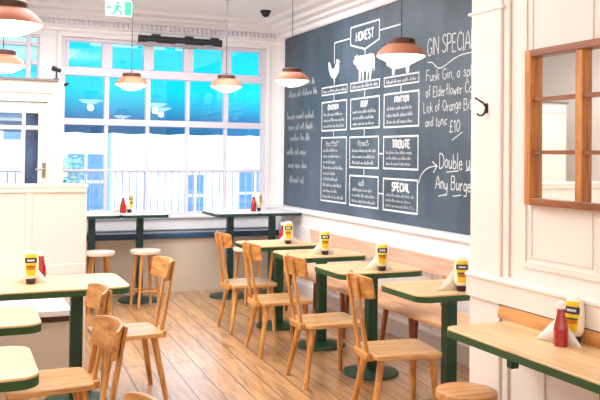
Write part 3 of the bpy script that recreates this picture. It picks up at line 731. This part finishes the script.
# ------------------------------------------------------------------ wall bench with backrest
wb = empty('wall_bench', (3.3, 6.2, 0), 0, 'long oak bench with low backrest along the chalkboard wall', 'bench')
MB().box(3.12-3.3, 3.52-3.3, 4.15-6.2, 8.0-6.2, .40, .435).build('seat', BENCHW, wb, smooth=False, bevel=.008)
MB().bar((.24, 5.26-6.2, .735), (.24, 8.0-6.2, .735), .028, .152, (1, 0, .15)).build('backrest', BENCHBACKW, wb, smooth=False, bevel=.004)
MB().bar((.24, 5.243-6.2, .735), (.24, 5.26-6.2, .735), .03, .154, (1, 0, .15)).build('backrest_end', ENDW, wb, smooth=False)
for y in (5.42, 6.6, 7.8): MB().bar((.215, y-6.2, .41), (.262, y-6.2, .80), .04, .022, (0, 1, 0)).build('back_support', CHAIRW[2], wb, smooth=False, bevel=.003)
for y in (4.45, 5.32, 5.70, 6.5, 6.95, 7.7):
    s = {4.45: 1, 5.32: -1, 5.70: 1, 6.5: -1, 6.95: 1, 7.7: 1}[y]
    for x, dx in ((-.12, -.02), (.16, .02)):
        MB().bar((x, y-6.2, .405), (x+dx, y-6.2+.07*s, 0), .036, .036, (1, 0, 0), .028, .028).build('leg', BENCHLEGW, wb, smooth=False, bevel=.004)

# ------------------------------------------------------------------ wall counter
ct = empty('wall_counter', (2.33, 2.1, 0), 0, 'oak wall counter with green edge below the wooden mirror', 'counter')
cr = (.02, .06, .01, .01)
tp = MB().prism(rrect(2.21-2.33, XP-.0365-2.33, .7-2.1, 3.40-2.1, cr, 8), .758, .77).build('countertop', COUNTERW, ct, bevel=.003)
MB().prism(rrect(2.209-2.33, XP-.0365-2.33, .7-2.1, 3.401-2.1, cr, 8), .727, .76).build('edge_band', GREENEDGE, tp)
q = rrect(.7-2.1, 3.49-2.1, .77, .838, (.05, .01, .001, .001), 8)
MB().prism(q, XP-.0365-2.33-.012, XP-.0365-2.33, lambda y, z, x: (x, y, z)).build('backsplash', SPLASHW, ct, bevel=.003)
MB().box(XP-.048-2.33, XP-.037-2.33, .7-2.1, 3.485-2.1, .8375, .8425).build('top_seal', BLACK, ct, smooth=False)
for y in (2.915, 2.36, 1.5):
    b_ = MB(); b_.box(2.235-2.33, 2.275-2.33, y-.018-2.1, y+.018-2.1, .682, .727); b_.box(2.285-2.33, XP-.002-2.33, y-.012-2.1, y+.012-2.1, .70, .727)
    b_.build('bracket', GREEN, ct, smooth=False, bevel=.003)

# ------------------------------------------------------------------ mirror
mr = empty('wall_mirror', (XP, 2.714, 1.748), 0, 'wood-framed mirror divided into panes on the cream wall', 'mirror')
Yl, Yr, Z0, Z1 = 3.286-2.714, 2.12-2.714, 1.366-1.748, 2.13-1.748; dx0, dx1 = -.048, -.001
for a, b_ in ((Yl-.047, Yl), (Yr, Yr+.047)): MB().box(dx0, dx1, a, b_, Z0, Z1).build('side_rail', MIRRORW, mr, smooth=False, bevel=.004)
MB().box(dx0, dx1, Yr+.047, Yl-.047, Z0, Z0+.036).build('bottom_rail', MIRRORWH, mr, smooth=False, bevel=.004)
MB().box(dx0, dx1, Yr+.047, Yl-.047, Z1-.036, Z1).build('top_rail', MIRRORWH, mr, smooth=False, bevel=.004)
for y in (2.913-2.714, 2.54-2.714): MB().box(-.04, -.002, y-.023, y+.023, Z0+.03, Z1-.03).build('mullion', MIRRORW, mr, smooth=False, bevel=.004)
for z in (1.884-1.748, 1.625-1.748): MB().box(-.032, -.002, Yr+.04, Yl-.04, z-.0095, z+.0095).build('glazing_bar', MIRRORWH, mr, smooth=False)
MB().box(-.010, -.006, Yr+.03, Yl-.03, Z0+.02, Z1-.02).build('mirror_glass', MIRROR, mr, smooth=False)

# ------------------------------------------------------------------ coat hook
hk = empty('coat_hook', (XP-.028, 3.618, 1.866), 0, 'dark double coat hook on the cream pillar', 'hook')
MB().prism(rrect(-.010, .010, -.032, .022, .008), 0, .006, lambda y, z, x: (-x, y, z)).build('plate', IRON, hk)
MB().tube([(-.006, 0, .0), (-.020, .008, .022), (-.045, .030, .044), (-.052, .038, .050)], [.007, .0055, .0045, .006], 10).build('upper_prong', IRON, hk)
MB().tube([(-.006, 0, -.005), (-.016, .000, -.03), (-.028, .008, -.046), (-.040, .022, -.044), (-.044, .028, -.034)], [.008, .007, .005, .005, .006], 10).build('lower_prong', IRON, hk)

# ------------------------------------------------------------------ pendants
def make_pendant():
    root = empty('pendant_lamp', (0, 0, 0), 0, 'pendant', 'lamp')
    MB().lathe([(.03, .118), (.086, .117), (.092, .110), (.092, .082), (.097, .078)], 40).build('cap', BROWN, root)
    MB().lathe([(.088, .081), (.102, .075), (.128, .057), (.150, .034), (.166, .010), (.170, 0), (.165, 0), (.156, .014), (.140, .036), (.118, .056), (.085, .070)], 48, cap=False).build('lamp_shade', COPPER, root)
    MB().lathe([(.158, .010), (.158, -.003), (.140, -.014), (.112, -.026), (.088, -.040), (.06, -.051), (.0001, -.055)], 40).build('diffuser', GLOW, root)
    return root
pd = make_pendant()
PG = 'copper pendant lamps'
PEND = (((.24, 4.31, 2.235), 'largest copper pendant lamp, cut by the upper left edge'), ((.33, 6.55, 2.25), 'copper pendant lamp just below the big one at the left edge'),
        ((1.66, 8.35, 2.30), 'copper pendant lamp hanging by the green exit sign'), ((2.59, 8.08, 2.30), 'copper pendant lamp in front of the right half of the window'),
        ((2.91, 7.07, 2.295), 'copper pendant lamp over the left edge of the chalkboard'), ((2.75, 4.76, 2.268), 'copper pendant lamp in front of the pig drawing on the chalkboard'))
for i, (loc, lab) in enumerate(PEND):
    o = place(pd, i == 0, loc, 0, lab, PG)
for o in [x for x in bpy.data.objects if x.name.startswith('pendant_lamp')]:
    z = o.location.z
    MB().tube([(0, 0, .116), (0, 0, H-z-.02)], .004, 8).build('cord', CORD, o)
    MB().lathe([(.045, H-z-.03), (.05, H-z-.02), (.05, H-z)], 24).build('ceiling_rose', BLACK, o)
    ld = bpy.data.lights.new('pendant_bulb', 'POINT'); ld.energy = 7; ld.color = (1, .88, .72); ld.shadow_soft_size = .04
    lo = bpy.data.objects.new('pendant_bulb', ld); COL.objects.link(lo); lo.parent = o; lo.location = (0, 0, -.10)

# ------------------------------------------------------------------ ceiling and wall fixtures
es = empty('exit_sign', (1.51, 8.3, 2.985), 0, 'green and white exit sign hanging from the ceiling', 'sign')
MB().box(-.135, .135, -.008, .008, 0, .165).build('panel', SIGNW, es, smooth=False, bevel=.003)
m = MB(); yf = -.0095
def sp_(pts): m.add([(x, yf, z) for x, z in pts], [tuple(range(len(pts)))])
sp_([(.055, .012), (.126, .012), (.126, .152), (.055, .152)])        # door
sp_([(-.035, .135), (-.012, .152), (.012, .135), (-.012, .115)])      # running figure: head
sp_([(-.06, .108), (.0, .116), (.042, .085), (.032, .072), (.0, .094), (-.004, .068), (.038, .048), (.03, .012), (.008, .014), (.014, .038), (-.024, .054), (-.044, .016), (-.082, .016), (-.082, .032), (-.056, .036), (-.042, .07), (-.034, .098), (-.06, .094)])
sp_([(-.128, .085), (-.10, .115), (-.10, .096), (-.075, .096), (-.075, .074), (-.10, .074), (-.10, .055)])   # arrow
m.build('pictogram', SIGNG, es, smooth=False, fix=False)
for x in (-.1, .1): MB().tube([(x, 0, .165), (x, 0, H-2.985)], .004, 8).build('hanger', STEEL, es)
hb = empty('window_heater', (2.47, 9.5, 2.945), 0, 'long black heater bar above the window', 'heater')
MB().tube([(-.50, 0, 0), (.50, 0, 0)], .042, 16).build('housing', BLACK, hb)
for x in (-.30, .10, .42):
    b_ = MB().box(x-.05, x+.05, -.02, .02, .035, .06); b_.box(x-.015, x+.015, 0, .125, .03, .05); b_.build('bracket', BLACK, hb, smooth=False)
for x in (-.36, -.02, .34): MB().box(x-.06, x+.06, -.035, -.005, -.062, -.034).build('lamp_head', plain('grey_fixture', rgb(150, 160, 178), .4) if x == -.36 else bpy.data.materials['grey_fixture'], hb, smooth=False, bevel=.006)
for x in (-.499, .499): MB().tube([(x-.006, 0, 0), (x+.006, 0, 0)], .048, 16).build('end_cap', BLACK, hb)
sc_ = empty('security_camera', (3.24, 8.68, H), 0, 'black dome security camera on the ceiling near the corner', 'camera')
MB().lathe([(.062, 0), (.062, -.02), (.055, -.028)], 28).build('mount', BLACK, sc_)
MB().lathe([(.048, -.02), (.046, -.042), (.034, -.064), (.015, -.075), (.0005, -.077)], 28).build('dome', plain('smoked_dome', rgb(20, 22, 28), .1), sc_)
sl = empty('spotlight', (.885, 8.05, 2.292), 0, 'small black spotlight on the corner of the white lobby', 'spotlight')
MB().lathe([(.03, 0), (.03, .01), (.012, .014)], 18).build('base', BLACK, sl)
MB().tube([(0, 0, .01), (0, 0, .085)], .009, 8).build('stem', BLACK, sl)
MB().tube([(-.035, -.02, .105), (.035, .02, .088)], [.026, .02], 14).build('head', BLACK, sl)

# ------------------------------------------------------------------ condiments
def make_bottle():
    root = empty('squeeze_bottle', (0, 0, 0), 0, 'bottle', 'bottle')
    # flat oval bottle standing on its cap
    pr = [(.020, .028), (.030, .036), (.038, .052), (.041, .085), (.041, .125), (.039, .150), (.033, .170), (.022, .182), (.006, .186), (.0005, .186)]
    MB().lathe(pr, 32, 0, 0, .62).build('body', MAYO, root)
    MB().lathe([(.021, 0), (.024, .003), (.027, .026), (.022, .030)], 28, 0, 0, .72).build('cap', PURPLE, root)
    def wrap(pts, off, nsub=1):
        out = []
        for x, z in pts:
            # radius at z by profile
            r = pr[-1][0]
            for (r0, z0), (r1, z1) in zip(pr, pr[1:]):
                if z0 <= z <= z1: r = r0+(r1-r0)*(z-z0)/(z1-z0+1e-9)
            xx = max(-.98*r, min(.98*r, x)); y = -.62*math.sqrt(max(0, r*r-xx*xx))-off
            out.append((xx, y, z))
        return out
    def patch(hw, z0, z1, off, shape, nx=12, nz=10):
        mb = MB(); vs = []; fs = []
        for j in range(nz+1):
            v = j/nz; z = z0+(z1-z0)*v
            if shape == 'oval': k = math.sqrt(max(.0, 1-(2*v-1)**2))
            elif shape == 'shield': k = 1-.35*(1-v)**2-.25*max(0, v-.8)*5*max(0, v-.8)
            else: k = 1
            for i in range(nx+1): vs.append((hw*k*(-1+2*i/nx), z))
        vs = wrap(vs, off)
        for j in range(nz):
            for i in range(nx): a = j*(nx+1)+i; fs.append((a, a+1, a+nx+2, a+nx+1))
        return mb.add(vs, fs)
    lb = patch(.030, .048, .166, .0012, 'shield').build('front_label', YELLOW, root, fix=False)
    patch(.031, .118, .146, .0022, 'rect').build('name_tag', NAVY, lb, fix=False)
    patch(.020, .127, .137, .0030, 'rect').build('tag_lettering', LABELW, lb, fix=False)
    patch(.024, .078, .098, .0022, 'oval').build('label_swirl', LABELO, lb, fix=False)
    patch(.027, .094, .104, .0024, 'oval').build('label_leaf', plain('olive_mark', rgb(90, 92, 40), .5), lb, fix=False)
    return root
def make_ketchup():
    root = empty('ketchup_bottle', (0, 0, 0), 0, 'bottle', 'bottle')
    MB().lathe([(.026, 0), (.0285, .004), (.0285, .062), (.027, .075), (.020, .105), (.0155, .128), (.0145, .146)], 10).build('body', RED, root, ang=20)
    MB().lathe([(.0165, .146), (.0175, .148), (.0175, .168), (.015, .172)], 20).build('cap', CAPW, root)
    return root
def make_napkin():
    root = empty('napkin', (0, 0, 0), 0, 'napkin', 'napkin')
    # paper triangle standing up, folded double and leaning slightly
    def tri(w, h, y, lean):
        n = 8; top = []; bot = []
        for k in range(n+1):
            u = -1+2*k/n; z = h*(1-abs(u)); top.append((u*w, y+lean*z+.004*sin(3*u), max(z, .001))); bot.append((u*w, y+.004*sin(3*u), 0))
        mb = MB(); mb.add(bot+top, [(i, i+1, n+1+i+1, n+1+i) for i in range(n)])
        return mb
    a = tri(.115, .125, 0, .10).build('front_fold', NAPKIN, root, fix=False)
    a2 = tri(.105, .115, .008, -.02).build('back_fold', NAPKIN, root, fix=False)
    for o in (a, a2):
        s = o.modifiers.new('thick', 'SOLIDIFY'); s.thickness = .0025
    return root
bo, ke, na = make_bottle(), make_ketchup(), make_napkin()
FACE = radians(-24)      # labels turned to the room
place_first = {'b': True, 'k': True, 'n': True}
BG, KG, NG = 'yellow-labelled squeeze bottles', 'ketchup bottles', 'folded paper napkins'
def put(kind, loc, rz, lab, s=1.0):
    if kind == 'b': s = 1.14
    if kind == 'k': s = 1.12
    src, g = {'b': (bo, BG), 'k': (ke, KG), 'n': (na, NG)}[kind]
    o = place(src, place_first[kind], loc, rz, lab, g); place_first[kind] = False; o.scale = (s, s, s); return o
TZ = .7705; HZ = .9555
spots = (('farthest wall-bench table', (2.875, 7.03)), ('second wall-bench table from the window', (2.86, 6.18)), ('third wall-bench table from the window', (2.85, 5.18)), ('wall-bench table by the pillar', (2.895, 4.25)))
for wh, (x, y) in spots:
    put('b', (x, y, TZ), FACE, 'squeeze bottle with yellow label on the '+wh)
    nx = {7.03: .02, 6.18: .0, 5.18: .0, 4.25: -.02}[y]
    put('n', (x-.006+nx, y+.040, TZ), radians(-8), 'white folded napkin behind the bottle on the '+wh)
put('k', (2.86, 7.135, TZ), 0, 'ketchup bottle half hidden on the farthest wall-bench table')
put('b', (.456, 5.385, TZ), radians(-6), 'squeeze bottle with yellow label on the long table by the partition')
put('k', (.525, 5.47, TZ), 0, 'ketchup bottle on the long table by the partition')
put('n', (.463, 5.43, TZ), radians(-25), 'white folded napkin on the long table by the partition')
put('k', (2.478, 2.868, TZ), 0, 'ketchup bottle on the wall counter below the mirror')
put('b', (2.570, 2.886, TZ), radians(-70), 'squeeze bottle with yellow label on the wall counter')
put('n', (2.503, 2.915, TZ), radians(-72), 'white folded napkin on the wall counter')
put('k', (1.678, 8.80, HZ), 0, 'ketchup bottle on the left pair of high tables')
put('b', (1.76, 8.86, HZ), radians(40), 'pale squeeze bottle on the left pair of high tables')
put('n', (1.70, 8.96, HZ), radians(-10), 'white folded napkin on the left pair of high tables')
put('k', (3.13, 8.70, HZ), 0, 'ketchup bottle on the corner pair of high tables')
put('b', (3.215, 8.76, HZ), radians(50), 'pale squeeze bottle on the corner pair of high tables')

# ------------------------------------------------------------------ light
wd = bpy.data.worlds.new('sky'); SC.world = wd; wd.use_nodes = True
nt = wd.node_tree; bg = nt.nodes['Background']
tc = nt.nodes.new('ShaderNodeTexCoord'); sx = nt.nodes.new('ShaderNodeSeparateXYZ'); rp = nt.nodes.new('ShaderNodeValToRGB')
rp.color_ramp.elements[0].position = .0; rp.color_ramp.elements[0].color = (.92, .95, 1, 1); rp.color_ramp.elements[1].position = .8; rp.color_ramp.elements[1].color = (.74, .86, 1, 1)
nt.links.new(tc.outputs['Generated'], sx.inputs[0]); nt.links.new(sx.outputs['Z'], rp.inputs['Fac']); nt.links.new(rp.outputs['Color'], bg.inputs['Color'])
bg.inputs['Strength'].default_value = 6.0
def area(name, loc, rot, sx_, sy_, e, c=(1, 1, 1)):
    d = bpy.data.lights.new(name, 'AREA'); d.shape = 'RECTANGLE'; d.size = sx_; d.size_y = sy_; d.energy = e; d.color = c
    o = bpy.data.objects.new(name, d); COL.objects.link(o); o.location = loc; o.rotation_euler = rot; return o
for nm, x, z, w_, h_ in (('window_portal', 2.36, 1.9, 2.5, 2.1), ('entrance_portal', -.36, 1.6, 2.4, 2.6)):
    p = area(nm, (x, YB+.25, z), (radians(-90), 0, 0), w_, h_, 1); p.data.cycles.is_portal = True
area('fill_front', (.2, .8, 3.2), (0, 0, 0), 3.6, 3.0, 34, (1, .975, .95))  # added fill over the front of the room, no fitting there
area('fill_middle', (.3, 5.3, 3.2), (0, 0, 0), 3.0, 2.2, 68, (1, .985, .97))  # added fill for the middle of the room, unseen source
area('fill_window_end', (1.6, 7.6, 3.2), (0, 0, 0), 3.6, 1.2, 105, (.95, .97, 1))  # added to lift the dim window end
area('fill_upward', (.9, 5.2, 2.78), (pi, 0, 0), 2.6, 1.0, 75, (.93, .96, 1))  # added upward fill that brightens ceiling and cornice
area('fill_left_corner', (-1.2, 6.9, 3.2), (0, 0, 0), 1.6, 1.6, 45, (.97, .98, 1))  # added so the mirror reflects a brighter left side
area('fill_rear', (-.5, -1.9, 1.9), (radians(90), 0, 0), 4.0, 2.2, 44, (1, .975, .95))  # added fill behind the camera, facing the window wall

# ------------------------------------------------------------------ camera
FL, YAW, PIT, ROLL, CY = 814.3, 0.40128, 0.018126, 0.010888, 140.1
F = Vector((sin(YAW)*cos(PIT), cos(YAW)*cos(PIT), sin(PIT)))
R = Vector((cos(YAW), -sin(YAW), 0)); U = R.cross(F)
R2 = R*cos(ROLL)+U*sin(ROLL); U2 = U*cos(ROLL)-R*sin(ROLL)
cam = bpy.data.cameras.new('camera'); co = bpy.data.objects.new('camera', cam); COL.objects.link(co)
M = Matrix((R2, U2, -F)).transposed().to_4x4(); M.translation = (0, 0, 1.6); co.matrix_world = M
cam.sensor_width = 36; cam.lens = FL/600*36; cam.shift_y = (CY-200)/600; cam.clip_start = .05
SC.camera = co
SC.view_settings.view_transform = 'Standard'; SC.view_settings.look = 'None'
SC.view_settings.exposure = 0.0; SC.view_settings.gamma = 1.0
SC.cycles.use_denoising = True; SC.cycles.max_bounces = 8; SC.cycles.diffuse_bounces = 5; SC.cycles.sample_clamp_indirect = 6
